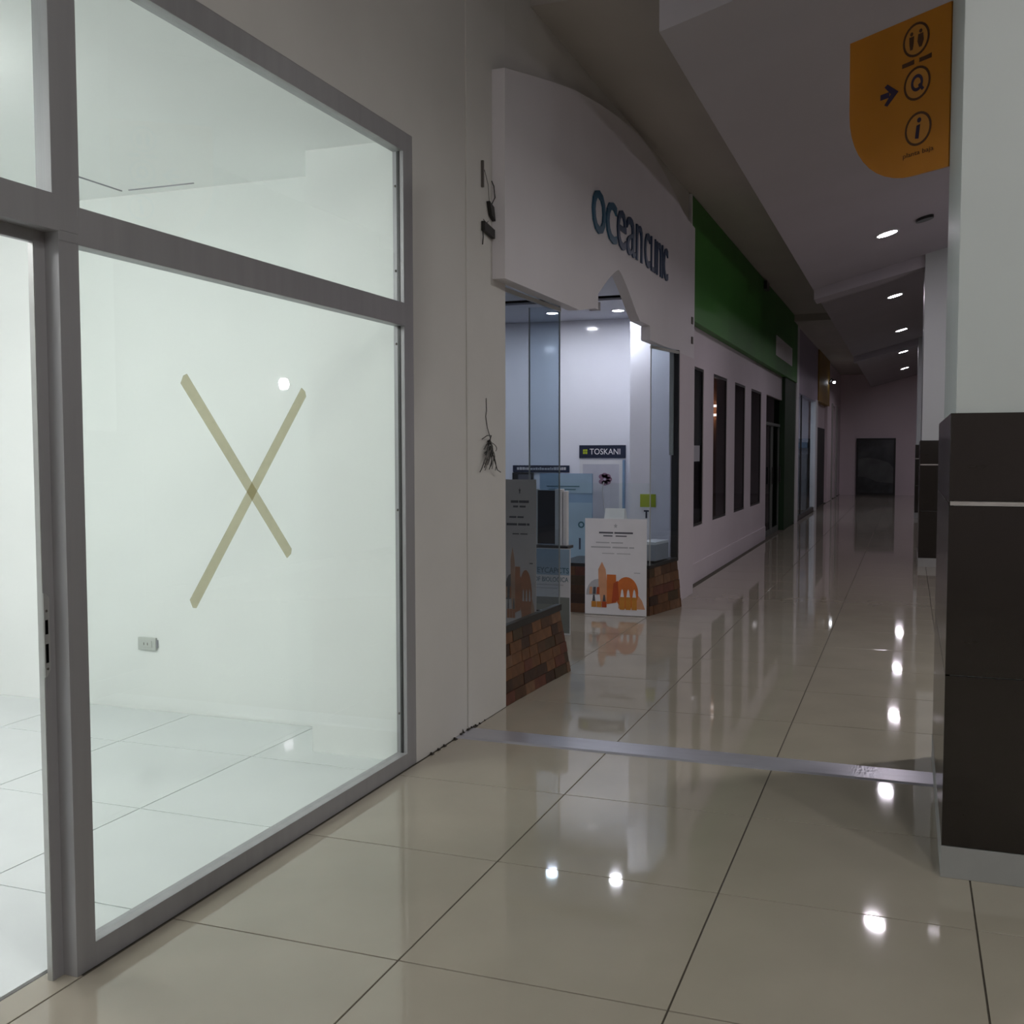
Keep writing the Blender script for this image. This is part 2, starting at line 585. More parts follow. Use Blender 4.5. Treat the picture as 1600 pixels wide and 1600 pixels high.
door = empty('door_1', (XW, 1.75, 0), 'open doorway of the empty shop with grey metal frame and glazed top light', kind='structure')
part('post', B(XB, XW, 1.20, 1.275, 0, 2.95), AL, door, bevel=0.0015)
part('transom', B(XB, XW + 0.001, 1.27, 2.305, 2.092, 2.19), AL, door, bevel=0.0015)
part('head_rail', B(XB, XW + 0.001, 1.27, 2.29, 2.856, 2.944), AL, door, bevel=0.0015)
part('pane', B(-2.214, -2.206, 1.27, 2.29, 2.185, 2.86), 'window_glass', door)
part('jamb', B(-2.250, -2.232, 2.264, 2.303, 0, 2.0935), AL, door, bevel=0.001)
part('jamb', B(-2.250, -2.232, 1.274, 1.312, 0, 2.0935), AL, door, bevel=0.001)
part('door_head', B(-2.2495, -2.2325, 1.30, 2.27, 2.058, 2.0935), AL, door, bevel=0.001)
part('painted_lit_reveal', MB().box(-2.2515, -2.2485, 2.2615, 2.2645, 0, 2.058).box(-2.2485, -2.2335, 2.2615, 2.2642, 0, 2.058), 'bare_aluminium', door)  # paler strip painting the room's light onto the jamb's inner side
sp = part('strike_plate', MB().prism([(-2.2322, 2.2612, 0.865), (-2.2322, 2.2612, 1.10), (-2.2322, 2.270, 1.10), (-2.2322, 2.282, 1.085), (-2.2322, 2.282, 0.885), (-2.2322, 2.270, 0.868)], (0.0025, 0, 0)), 'bare_aluminium', door, label='bare metal strike plate')
part('bolt_slot', B(-2.2297, -2.2290, 2.2655, 2.2755, 0.905, 0.958), 'hole_black', sp)
part('latch_slot', B(-2.2297, -2.2290, 2.2655, 2.2755, 0.985, 1.025), 'hole_black', sp)
part('screw', MB().disc((-2.2297, 2.271, 1.05), Y, Z, 0.004, (0.001, 0, 0), 8), 'wire_grey', sp)
part('screw', MB().disc((-2.2297, 2.271, 0.888), Y, Z, 0.004, (0.001, 0, 0), 8), 'wire_grey', sp)
# next bay of glazing, outside the picture
win2 = empty('window_2', (XW, 0.5, 0), 'grey framed shopfront pane on the near side of the doorway', kind='structure')
part('bottom_rail', B(XB, XW, -0.2, 1.2, 0, 0.072), AL, win2)
part('transom', B(XB, XW, -0.2, 1.2, 2.066, 2.171), AL, win2)
part('head_rail', B(XB, XW, -0.2, 1.2, 2.856, 2.944), AL, win2)
part('pane', B(-2.214, -2.206, -0.2, 1.2, 0.065, 2.86), 'window_glass', win2)


# ---- ceilings over the passage
def zc(x):
    return 3.60 + 0.27 * (x + 1.22)


cs = MB().prism([(-1.22, 5.38, zc(-1.22)), (3.2, 5.38, zc(3.2)), (3.2, 5.38, 5.4), (-1.22, 5.38, 5.4)], (0, 32.2, 0))
ceil = struct('ceiling', cs, 'ceiling_paint', 'sloping plaster ceiling over the passage')
for yy in (14.55, 25.15):
    part('beam', MB().prism([(-1.21, yy, zc(-1.21) - 0.13), (3.19, yy, zc(3.19) - 0.2), (3.19, yy, zc(3.19) + .02), (-1.21, yy, zc(-1.21) + .02)], (0, 0.45, 0)), 'ceiling_paint', ceil)
struct('ceiling', MB().box(-2.33, -1.0, 6.15, 21.6, 4.16, 5.4).box(-2.33, -1.0, 21.6, 37.6, 4.03, 5.4), 'recess_paint', 'dark recessed ceiling strip above the shop signs')
struct('ceiling', B(-2.33, 3.2, -4.2, 5.38, 5.0, 5.4), 'ceiling_paint', 'flat ceiling over the near end of the passage')
struct('wall_right', B(3.2, 3.3, -4.2, 37.6, 0, 5.4), 'open_side_dark', 'added unseen wall on the far right, painted near-black for the dark open side')
struct('wall_rear', B(-2.33, 3.2, -4.3, -4.2, 0, 5.4), 'far_paint', 'plain wall behind the viewer')
struct('wall_end', B(-2.6, 3.2, 37.5, 37.6, 0, 5.4), 'end_paint', 'plain mauve wall closing the far end of the passage')


def downlight(name, c, r, light, slope, parent=None):
    """recessed round downlight in a ceiling of given slope dz/dx"""
    n = Vector((slope, 0, -1)).normalized()
    u = Vector((1, 0, slope)).normalized()
    v = Y
    c = Vector(c)
    e = empty(name, c)
    part('rim', MB().ring(c, u, v, r, r * 1.22, n * 0.008), 'lamp_rim', e)
    part('lens', MB().disc(c + n * 0.001, u, v, r, n * 0.005), light, e)
    return e


hl = [(-0.27, 12.4), (-0.25, 17.4), (-0.19, 22.5), (-0.18, 27.5), (-0.17, 33.0)]
hn = ['nearest and largest of the visible row', 'second of the visible row, just past the cross beam', 'third of the visible row down the passage', 'fourth of the visible row down the passage', 'farthest and smallest of the row']
for (x, yy), nm in zip(hl, hn):
    tag(downlight('downlight', (x, yy, zc(x)), 0.105, 'hall_light', 0.27), 'round ceiling downlight of the passage, ' + nm, 'lamp', 'downlights along the passage ceiling')
for x, yy, lb_ in ((0.9, 0.8, 'above the viewer'), (2.5, 1.2, 'to the right of the viewer'), (2.5, -1.2, 'behind the viewer on the right')):  # out of view, added to light the left wall and sign board
    tag(downlight('downlight', (x, yy, 5.0), 0.13, 'near_light', 0), 'unseen round ceiling downlight added for side light, ' + lb_, 'lamp', 'downlights along the passage ceiling')
tag(downlight('downlight', (2.2, 7.0, zc(2.2)), 0.22, 'near_light', 0.27), 'round ceiling downlight to the right beyond the foreground pillar', 'lamp', 'downlights along the passage ceiling')
sc_ = empty('wall_lamp', (3.2, 11.8, 2.30), 'small round lamp on the right wall, mirrored in the big shop pane', 'lamp')
part('back_plate', MB().disc((3.2, 11.8, 2.36), Y, Z, 0.10, (-0.02, 0, 0), 20), 'lamp_rim', sc_)
part('globe', MB().disc((3.18, 11.8, 2.36), Y, Z, 0.07, (-0.06, 0, 0), 20), 'hall_light', sc_)
sd = MB()
sd.disc((0.11, 12.2, zc(0.11)), (1, 0, .26), Y, 0.09, (0, 0, -0.03), 16)
part('smoke_detector', sd, 'dark_frame', label='small dark round fitting on the ceiling right of the nearest downlight', cat='detector')

# ================================================================== PILLARS
PX = 0.131


def make_pillar(y0, height):
    p = empty('pillar', (PX + 0.3, y0 + 0.8, 0))
    part('core', B(PX + 0.016, PX + 0.60, y0 + 0.012, y0 + 1.33, 0, height), 'pillar_paint', p, bevel=0.004)
    zs = ((0.113, 0.711), (0.715, 1.300), (1.317, 1.617))
    for (a, b) in zs:
        part('front_tile', B(PX, PX + 0.612, y0, y0 + 0.013, a, b), 'brown_tile', p, bevel=0.0012)
    for (a, b) in ((0.113, 0.711), (0.715, 1.305), (1.309, 1.617)):
        for k in range(3):
            ya, yb = y0 + 0.014 + k * 0.51, y0 + 0.014 + (k + 1) * 0.51 - 0.003
            part('side_tile', B(PX, PX + 0.017, ya, yb, a, b), 'brown_tile', p, bevel=0.0012)
            part('side_tile', B(PX + 0.596, PX + 0.612, ya, yb, a, b), 'brown_tile', p, bevel=0.0012)
    part('cladding_back', B(PX + 0.017, PX + 0.596, y0 + 1.33, y0 + 1.545, 0.0, 1.612), 'brown_tile', p)
    part('metal_strip', B(PX + 0.004, PX + 0.608, y0 - 0.002, y0 + 0.012, 1.3015, 1.3155), 'steel_trim', p, label='bright metal strip')
    pl = MB().box(PX - 0.002, PX + 0.614, y0 - 0.003, y0 + 1.55, 0, 0.111)
    part('plinth', pl, 'grey_plinth', p, bevel=0.002)
    return p


p1 = tag(make_pillar(3.92, 5.0), 'large white pillar with dark brown tiled base in the right foreground', 'pillar', 'pillars along the passage')
p2 = tag(make_pillar(14.5, zc(PX + 0.6) + 0.01), 'second white and brown pillar half hidden behind the foreground pillar', 'pillar', 'pillars along the passage')
p3 = copy_tree(p2, Vector((0, 10.6, 0)))
tag(p3, 'third narrow sliver of white and brown pillar near the far end wall', 'pillar', 'pillars along the passage')

# ================================================================== AMBER WAYFINDING SIGN
su = Vector((0.747, -0.664, 0)).normalized()      # to the reader's right
sn = su.cross(Z).normalized()                       # toward the reader
if sn.y > 0:
    sn = -sn
s0 = Vector((PX - 0.004, 5.245, 0))


def sp_(uu, zz, d=0.0):
    return s0 - su * uu + Z * zz + sn * d


outline = [(-0.018, 2.770), (-0.018, 3.496), (0.588, 3.510), (0.585, 3.16)]
for k in range(1, 12):
    a = math.pi - k * (math.pi / 2) / 11
    outline.append((0.19 - 0.395 * math.cos(a), 3.16 - 0.387 * math.sin(a)))
sign = empty('wayfinding_sign', (s0.x - 0.2, s0.y + 0.17, 2.77), 'amber plastic wayfinding sign with icons, jutting from the foreground pillar', 'sign')
panel = part('panel', MB().prism([sp_(a, b, -0.012) for a, b in outline], sn * 0.012), 'sign_amber', sign)
sv = Z
for zz in (3.392, 3.191, 2.981):
    uu = {3.392: 0.176, 3.191: 0.166, 2.981: 0.155}[zz]
    part('icon_disc', MB().disc(sp_(uu, zz, 0.0002), su, sv, 0.077, sn * 0.0006), 'sign_amber_pale', panel)
    part('icon_ring', MB().ring(sp_(uu, zz, 0.0006), su, sv, 0.066, 0.077, sn * 0.0012), 'sign_ink', panel)
for k, du in enumerate((0.026, -0.026)):
    c = sp_(0.176 + du, 3.392, 0.0009)
    fg = MB().disc(c + Z * 0.032, su, Z, 0.009, sn * 0.001, 12)
    fg.prism([c - su * 0.014 + Z * 0.02, c + su * 0.014 + Z * 0.02, c + su * (0.012 if k == 0 else 0.018) - Z * 0.012, c + su * 0.007 - Z * 0.04, c - su * 0.007 - Z * 0.04, c - su * (0.012 if k == 0 else 0.018) - Z * 0.012], sn * 0.001)
    part('restroom_figure', fg, 'sign_ink', panel)
qc = sp_(0.166, 3.193, 0.001)
part('letter', MB().ring(qc, su * 0.9, Z, 0.0235, 0.0385, sn * 0.001).prism([qc + su * a_ + Z * b_ for a_, b_ in ((0.006, -0.012), (0.018, -0.006), (0.042, -0.034), (0.030, -0.042))], sn * 0.0014), 'sign_purple', panel)
ic = sp_(0.155, 2.981, 0.001)
part('letter', MB().prism([ic + su * a_ + Z * b_ for a_, b_ in ((-0.016, -0.042), (0.004, -0.046), (0.012, 0.018), (-0.008, 0.016), (-0.010, 0.008))], sn * 0.001).disc(ic + su * 0.006 + Z * 0.038, su, Z, 0.0115, sn * 0.001, 14), 'sign_purple', panel)
part('caption', lettering('planta baja', sp_(0.155 + 0.085, 2.981 - 0.125, 0.0008), su, Z, 0.175, 0.028, 0.001), 'sign_ink', panel)
for (a, b) in ((0.255, 0.185), (0.155, 0.085)):
    part('caption', MB().prism([sp_(a, 3.283, 0.0008), sp_(b, 3.283, 0.0008), sp_(b, 3.305, 0.0008), sp_(b + 0.03, 3.302, 0.0008), sp_(a, 3.302, 0.0008)], sn * 0.001), 'sign_ink', panel)
ac = sp_(0.330, 3.186, 0.0008)
ar = MB()
ar.prism([ac + su * a + Z * b for a, b in ((-0.055, -0.013), (0.0, -0.013), (0.0, 0.013), (-0.055, 0.013))], sn * 0.001)
ar.prism([ac + su * a + Z * b for a, b in ((-0.012, -0.052), (0.055, 0.0), (-0.012, 0.052), (-0.030, 0.042), (0.010, 0.0), (-0.030, -0.042))], sn * 0.001)
part('arrow', ar, 'sign_purple', panel)
for zz in (2.80, 3.43):
    part('bracket', MB().prism([sp_(-0.01, zz, -0.02), sp_(0.03, zz, -0.02), sp_(0.03, zz + 0.05, -0.02), sp_(-0.01, zz + 0.05, -0.02)], sn * 0.008), 'dark_frame', sign)

# ================================================================== MASKING TAPE X, OUTLET
def tape(a, b, wd, label, x):
    a, b = Vector((0,) + a), Vector((0,) + b)
    d = (b - a).normalized()
    n = Vector((0, -d.z, d.y)) * wd / 2
    pts = [a + n, a + n * 0.2 - d * 0.008, a - n, a * 0.5 + b * 0.5 - n * 0.96, b - n, b + n * 0.3 + d * 0.01, b + n, a * 0.5 + b * 0.5 + n]
    mb = MB().prism([Vector((x, p.y, p.z)) for p in pts], (-0.0004, 0, 0))
    part('tape_strip', mb, 'masking_tape', label=label, cat='tape', group='masking tape cross on the big pane')


tape((2.866, 1.728), (3.478, 1.100), 0.047, 'tan masking tape strip on the large pane, running from upper left to lower right', -2.2148)
tape((3.598, 1.722), (2.893, 0.985), 0.047, 'tan masking tape strip on the large pane, running from lower left to upper right', -2.2156)

ol = empty('power_outlet', (-4.067, 4.9, 0.357), 'small pale power outlet low on the white back wall of the empty shop', 'outlet')
part('plate', B(-4.13, -4.005, 4.885, 4.90, 0.355, 0.428), 'outlet_plastic', ol, bevel=0.004)
part('socket_face', B(-4.105, -4.03, 4.880, 4.886, 0.372, 0.411), 'outlet_plastic', ol, bevel=0.002)
part('slots', MB().box(-4.085, -4.08, 4.8795, 4.8805, 0.385, 0.40).box(-4.06, -4.055, 4.8795, 4.8805, 0.385, 0.40), 'wire_grey', ol)
part('painted_side_shadow', B(-4.004, -3.997, 4.888, 4.90, 0.372, 0.415), 'paper_grey', ol)  # grey strip painted in as the shadow beside the plate

# ================================================================== WIRES ON THE WALL
XP = XW + 0.008
ps = empty('power_supply', (XP, 5.42, 2.68), 'small black power supply box hanging on wires left of the white clinic sign, lower one', 'adapter')
part('body', MB().hexa([(XP, 5.335, 2.675), (XP + .022, 5.335, 2.675), (XP + .022, 5.485, 2.655), (XP, 5.485, 2.655)], [(XP, 5.335, 2.725), (XP + .022, 5.335, 2.725), (XP + .022, 5.485, 2.703), (XP, 5.485, 2.703)]), 'wire_black', ps, bevel=0.002)
part('lead', MB().tube([(XP + .01, 5.345, 2.72), (XP + .012, 5.35, 2.73), (XP + .008, 5.345, 2.735)], 0.0025, 6), 'wire_grey', ps)
part('lead', MB().tube([(XP + .01, 5.38, 2.715), (XP + .012, 5.39, 2.725), (XP + .008, 5.42, 2.74)], 0.002, 6), 'wire_grey', ps)
part('tail', MB().tube([(XP + .008, 5.338, 2.68), (XP + .012, 5.335, 2.64), (XP + .006, 5.34, 2.60)], 0.003, 6), 'wire_black', ps)
ps2 = empty('power_supply', (XP, 5.45, 2.76), 'small black power supply box against the edge of the clinic sign, upper one', 'adapter')
part('body', MB().hexa([(XP, 5.44, 2.775), (XP + .022, 5.44, 2.775), (XP + .022, 5.495, 2.752), (XP, 5.495, 2.752)], [(XP, 5.41, 2.845), (XP + .022, 5.41, 2.845), (XP + .022, 5.475, 2.825), (XP, 5.475, 2.825)]), 'wire_black', ps2, bevel=0.002)
part('lead', MB().tube([(XP + .01, 5.46, 2.835), (XP + .02, 5.49, 2.88), (XP + .015, 5.485, 2.94), (XP + .01, 5.465, 2.965)], 0.003, 6), 'wire_black', ps2)
part('lead', MB().tube([(XP + .01, 5.43, 2.84), (XP + .015, 5.40, 2.93), (XP + .01, 5.36, 3.00)], 0.0018, 6), 'wire_grey', ps2)
part('conduit', B(XP - 0.001, XP + 0.012, 5.338, 5.352, 2.905, 3.045), 'wire_grey', label='thin dark conduit stub on the wall above the power supply boxes', cat='conduit')
wb = empty('wire_bundle', (XP, 5.42, 1.37), 'frayed bundle of dark loose wires poking out of the white wall', 'wires')
part('feed_wire', MB().tube([(XP, 5.40, 1.78), (XP + .004, 5.395, 1.71), (XP + .003, 5.385, 1.68), (XP + .006, 5.40, 1.62), (XP + .01, 5.44, 1.555)], 0.0022, 6), 'wire_black', wb)
rs = random.Random(3)
for k in range(22):
    y1 = 5.27 + rs.random() * 0.22
    z1 = 1.37 + rs.random() * 0.13
    pts = []
    p0 = Vector((XP - 0.004, 5.44 + rs.uniform(-.012, .012), 1.535 + rs.uniform(-.025, .02)))
    p3_ = Vector((XP + 0.008 + rs.random() * 0.02, y1, z1))
    p1_ = p0 + Vector((0.03, rs.uniform(-.09, .03), rs.uniform(-.03, .02)))
    p2_ = p3_ + Vector((0.01, rs.uniform(.01, .07), rs.uniform(.0, .07)))
    for q in range(8):
        t = q / 7
        pts.append(p0 * (1 - t) ** 3 + p1_ * 3 * t * (1 - t) ** 2 + p2_ * 3 * t * t * (1 - t) + p3_ * t ** 3)
    part('wire', MB().tube(pts, 0.0024, 5), 'wire_black' if k % 3 else 'wire_grey', wb)
part('wire', MB().tube([(XP, 5.44, 1.54), (XP + .03, 5.40, 1.575), (XP + .03, 5.34, 1.575), (XP + .02, 5.29, 1.555)], 0.0025, 6), 'wire_black', wb)
part('wire', MB().tube([(XP, 5.44, 1.53), (XP + .02, 5.46, 1.45), (XP + .03, 5.49, 1.385), (XP + .03, 5.54, 1.372)], 0.0025, 6), 'wire_black', wb)

# ================================================================== CLINIC
# shell
CL = 'clinic_paint'
struct('wall_clinic_end', B(-6.0, -2.33, 10.92, 11.05, 0, 3.0), CL, 'bright white end wall inside the clinic')
struct('wall_clinic_back', B(-6.1, -6.0, 5.7, 11.05, 0, 3.0), CL, 'white wall deep inside the clinic')
struct('wall_clinic_near', B(-6.0, -2.735, 5.01, 5.70, 0, 3.0), CL, 'white near wall inside the clinic')
cc = MB().box(-6.0, -2.19, 5.702, 9.27, 2.88, 2.9).box(-6.0, -2.19, 9.55, 11.05, 2.88, 2.9).box(-6.0, -2.33, 5.7, 11.05, 2.935, 3.05)
clinic_ceiling = struct('ceiling', cc, 'clinic_ceiling_paint', 'white ceiling inside the clinic with a dark slot')
part('slot', B(-6.0, -2.19, 9.27, 9.55, 2.9, 2.93), 'hole_black', clinic_ceiling)
struct('wall_clinic_pier', B(-2.645, -2.145, 10.45, 10.92, 0, 2.88), CL, 'white pier in the clinic window, brightly lit from above')
for (x, yy, lb) in ((-3.39, 10.2, 'round downlight in the clinic seen through the left pane'), (-2.72, 10.25, 'round downlight in the clinic under the arch'),
                    (-3.4, 8.1, 'added unseen round downlight in the clinic above the arch'), (-4.6, 8.1, 'added unseen round downlight deep in the clinic, near side'), (-4.6, 10.0, 'added unseen round downlight deep in the clinic, far side'),  # these three are unseen, added to brighten the clinic interior
                    ):
    tag(downlight('downlight', (x, yy, 2.88), 0.055, 'clinic_light', 0), lb, 'lamp', 'downlights in the clinic ceiling')

# fascia board with curved top and arched underside
XF = -2.10
top = [(5.50, 3.574), (6.245, 3.745), (6.8, 3.86), (7.367, 3.943), (7.86, 4.00), (8.348, 4.038), (8.65, 4.047), (8.924, 4.040), (9.33, 4.00), (9.717, 3.945), (10.05, 3.88), (10.337, 3.815), (10.6, 3.785), (10.97, 3.77)]
bot = [(10.97, 2.44), (8.98, 2.44), (8.98, 2.56), (8.62, 2.56)]
for k in range(1, 24):
    t = 1 - 2 * k / 24
    bot.append((7.93 + t * 0.62, 2.58 + 0.29 * (1 - abs(t) ** 1.25)))
bot += [(7.42, 2.56), (7.42, 2.50), (7.28, 2.50), (6.92, 2.44), (5.50, 2.44)]
fb_loc = Vector((XF, 8.2, 2.44))
fas = empty('clinic_sign_board', fb_loc, 'white clinic sign board with curved top and arched underside, reading ocean clinic', 'sign board')


def strip_poly(lower, upper, x0, x1):
    """board between two polylines given over y, split into columns so the concave outline is clean"""
    ys = sorted(set([p[0] for p in lower] + [p[0] for p in upper]))

    def val(poly, yy, side):
        seg = []
        for (a, b) in zip(poly[:-1], poly[1:]):
            lo, hi = (a, b) if a[0] <= b[0] else (b, a)
            if hi[0] - lo[0] < 1e-6:
                continue
            if lo[0] - 1e-9 <= yy <= hi[0] + 1e-9:
                t = (yy - lo[0]) / (hi[0] - lo[0])
                seg.append((lo[0], hi[0], lo[1] + t * (hi[1] - lo[1])))
        for s in seg:
            if side > 0 and s[1] > yy + 1e-6:
                return s[2]
            if side < 0 and s[0] < yy - 1e-6:
                return s[2]
        return seg[0][2]
    mb = MB()
    for a, b in zip(ys[:-1], ys[1:]):
        l0, l1 = val(lower, a, 1), val(lower, b, -1)
        h0, h1 = val(upper, a, 1), val(upper, b, -1)
        mb.add([(x1, a, l0), (x1, b, l1), (x1, b, h1), (x1, a, h0), (x0, a, l0), (x0, b, l1), (x0, b, h1), (x0, a, h0)],
               [(0, 1, 2, 3), (7, 6, 5, 4), (0, 4, 5, 1), (2, 6, 7, 3)])
        for yy, q, first in ((a, (0, 3, 7, 4), True), (b, (1, 5, 6, 2), False)):
            if abs(yy - ys[0]) < 1e-9 or abs(yy - ys[-1]) < 1e-9:
                mb.add([], [])
                n = len(mb.v) - 8
                mb.f.append(tuple(n + i for i in q))
    # vertical risers of the stepped underside
    for (p, q) in zip(lower[:-1], lower[1:]):
        if abs(p[0] - q[0]) < 1e-6:
            mb.add([(x0, p[0], p[1]), (x1, p[0], p[1]), (x1, q[0], q[1]), (x0, q[0], q[1])], [(0, 1, 2, 3)])
    return mb


board = part('board', strip_poly(bot, top, -2.181, XF), 'board_white', fas)
lx = XF + 0.0005
for ch, a, b, z0, z1, mm in (('o', 7.185, 7.52, 3.03, 3.335, 'teal_letter'), ('c', 7.545, 7.835, 3.03, 3.33, 'teal_letter'), ('e', 7.855, 8.12, 3.03, 3.33, 'navy_letter'),
                             ('a', 8.14, 8.42, 3.03, 3.33, 'navy_letter'), ('n', 8.45, 8.66, 3.035, 3.325, 'navy_letter'),
                             ('c', 8.74, 8.93, 3.03, 3.32, 'navy_letter'), ('L', 8.975, 9.09, 3.03, 3.32, 'navy_letter'), ('I', 9.12, 9.15, 3.03, 3.32, 'navy_letter'),
                             ('n', 9.19, 9.37, 3.03, 3.32, 'navy_letter'), ('I', 9.405, 9.435, 3.03, 3.32, 'navy_letter'), ('c', 9.465, 9.64, 3.03, 3.32, 'navy_letter')):
    part('letter', lettering(ch, (lx, a, z0), Y, Z, b - a, z1 - z0, 0.012), mm, board)
for zz in (2.58, 2.78):
    part('fixing', B(XF, XF + 0.012, 10.80, 10.86, zz, zz + 0.07), 'wire_grey', board)

# stone clad window bases


def stone_face(base, P00, P10, P01, P11, rows_, width, rng, first=0.0):
    """rows of separate stones over a quad (bottom-left, bottom-right, top-left, top-right)"""
    P00, P10, P01, P11 = (Vector(p) for p in (P00, P10, P01, P11))
    L = (P10 - P00).length
    nrm = (P10 - P00).cross(P01 - P00).normalized()
    for r in range(rows_):
        s = -rng.random() * width * 0.6
        while s < L - 1e-3:
            wd = width * rng.uniform(0.75, 1.35)
            a, b = max(0, s) / L, min(L, s + wd) / L
            s += wd
            if (b - a) * L < 0.02:
                continue
            a += 0.002 / L
            b -= 0.002 / L
            v0, v1 = (r + 0.02) / rows_, (r + 0.98) / rows_

            def q(uu, vv):
                return (P00 * (1 - uu) + P10 * uu) * (1 - vv) + (P01 * (1 - uu) + P11 * uu) * vv
            d = nrm * rng.uniform(0.003, 0.009)
            i = nrm * -0.008
            c = [q(a, v0), q(b, v0), q(b, v1), q(a, v1)]
            mb = MB().add([p + i for p in c] + [p + d for p in c], [(0, 1, 2, 3), (4, 5, 6, 7), (0, 1, 5, 4), (1, 2, 6, 5), (2, 3, 7, 6), (3, 0, 4, 7)])
            part('stone', mb, rng.choice(BR), base)


rng = random.Random(11)
lb = empty('window_base', (-2.3, 6.25, 0), 'low brown stone clad base under the left clinic window', 'stone base', 'stone bases of the clinic windows')
bA, bB = Vector((-2.185, 5.702, 0)), Vector((-2.128, 6.79, 0))
tA, tB = Vector((-2.205, 5.702, 0.425)), Vector((-2.175, 6.70, 0.425))
part('backing', MB().hexa([bA, bB, bB - X * 0.06, bA - X * 0.06], [tA, tB, tB - X * 0.03, tA - X * 0.03]), 'dark_frame', lb)
part('end_backing', MB().hexa([bB - Y * 0.05, bB, (-2.50, 6.79, 0), (-2.50, 6.74, 0)], [tB - Y * 0.03, tB, (-2.50, 6.70, 0.425), (-2.50, 6.67, 0.425)]), 'dark_frame', lb)
part('deck', B(-2.50, -2.232, 5.705, 6.665, 0.0, 0.325), 'pedestal_white', lb, label='white window deck')
stone_face(lb, bA, bB, tA, tB, 6, 0.17, rng)
stone_face(lb, bB, (-2.50, 6.79, 0), tB, (-2.50, 6.70, 0.425), 6, 0.17, rng)
part('sill', MB().hexa([tA + Vector((0.012, 0, 0)), tB + Vector((0.012, 0.012, 0)), tB + Vector((-0.025, 0.012, 0)), tA + Vector((-0.025, 0, 0))],
                       [tA + Vector((0.012, 0, 0.042)), tB + Vector((0.012, 0.012, 0.042)), tB + Vector((-0.025, 0.012, 0.042)), tA + Vector((-0.025, 0, 0.042))]), 'dark_frame', lb)
rb = empty('window_base', (-2.5, 9.9, 0), 'low brown stone clad base under the right clinic window behind the poster', 'stone base', 'stone bases of the clinic windows')
cA, cB = Vector((-2.172, 9.32, 0)), Vector((-2.02, 9.99, 0))
uA, uB = Vector((-2.185, 9.34, 0.425)), Vector((-2.06, 9.99, 0.445))
part('backing', MB().hexa([cA, cB, (-3.05, 9.99, 0), (-3.05, 9.32, 0)], [uA, uB, (-3.05, 9.99, 0.425), (-3.05, 9.34, 0.425)]), 'dark_frame', rb)
stone_face(rb, cA, cB, uA, uB, 5, 0.18, rng)
stone_face(rb, (-3.05, 9.32, 0), cA, (-3.05, 9.34, 0.425), uA, 5, 0.18, rng)
part('sill', MB().hexa([uA + Vector((0.01, -0.01, 0)), uB + Vector((0.01, 0, 0)), (-3.05, 9.99, 0.425), (-3.05, 9.33, 0.425)],
                       [uA + Vector((0.01, -0.01, 0.03)), uB + Vector((0.01, 0, 0.03)), (-3.05, 9.99, 0.455), (-3.05, 9.33, 0.455)]), 'dark_frame', rb)
SILL = 0.478


def pane(p, q, z0, z1, name, parent, material='blue_glass', th_=0.008):
    p, q = Vector(p), Vector(q)
    d = (q - p).normalized()
    n = Vector((d.y, -d.x, 0)) * th_
    return part(name, MB().hexa([p + Z * z0, q + Z * z0, q + n + Z * z0, p + n + Z * z0], [p + Z * z1, q + Z * z1, q + n + Z * z1, p + n + Z * z1]), material, parent)


lw = empty('window_3', (-2.2, 6.2, 0.467), 'frameless clear glass window left of the clinic entrance', kind='structure')
pane((-2.20, 5.705, 0), (-2.172, 6.685, 0), 0.467, 2.44, 'front_pane', lw)
pane((-2.376, 6.68, 0), (-2.176, 6.69, 0), 0.467, 2.44, 'side_pane', lw)
part('edge', B(-2.176, -2.168, 6.685, 6.692, 0.467, 2.44), 'pale_frame', lw)
part('top_channel', MB().hexa([(-2.205, 5.705, 2.405), (-2.19, 5.705, 2.405), (-2.162, 6.69, 2.405), (-2.177, 6.69, 2.405)], [(-2.205, 5.705, 2.43), (-2.19, 5.705, 2.43), (-2.162, 6.69, 2.43), (-2.177, 6.69, 2.43)]), 'pale_frame', lw)
part('edge', B(-2.384, -2.376, 6.677, 6.686, 0.467, 2.44), 'pale_frame', lw)
rw = empty('window_4', (-2.1, 9.7, 0.455), 'frameless clear glass window right of the clinic entrance', kind='structure')
pane((-2.175, 9.35, 0), (-2.062, 9.98, 0), 0.45, 2.44, 'front_pane', rw)
pane((-3.05, 9.345, 0), (-2.18, 9.345, 0), 0.455, 1.20, 'side_pane', rw, 'clear_glass')
part('edge', B(-2.180, -2.172, 9.343, 9.352, 0.455, 2.44), 'pale_frame', rw)
part('post', B(-2.12, -2.055, 9.98, 10.02, 0.44, 2.44), 'dark_frame', rw)
part('post_strip', B(-2.135, -2.10, 9.94, 9.98, 1.45, 2.42), 'pale_frame', rw)
part('top_channel', MB().hexa([(-2.185, 9.345, 2.405), (-2.165, 9.345, 2.405), (-2.05, 9.98, 2.405), (-2.07, 9.98, 2.405)], [(-2.185, 9.345, 2.43), (-2.165, 9.345, 2.43), (-2.05, 9.98, 2.43), (-2.07, 9.98, 2.43)]), 'pale_frame', rw)
# white jamb between clinic and green shop
struct('wall_jamb', MB().box(-2.33, -2.145, 10.925, 11.1, 0, 2.9).box(-2.14, -2.10, 10.02, 11.0, 0, 2.44), 'shop_wall', 'white jamb between the clinic window and the green shop')

# ------------------------------------------------ things in the clinic
# product poster standing on the floor


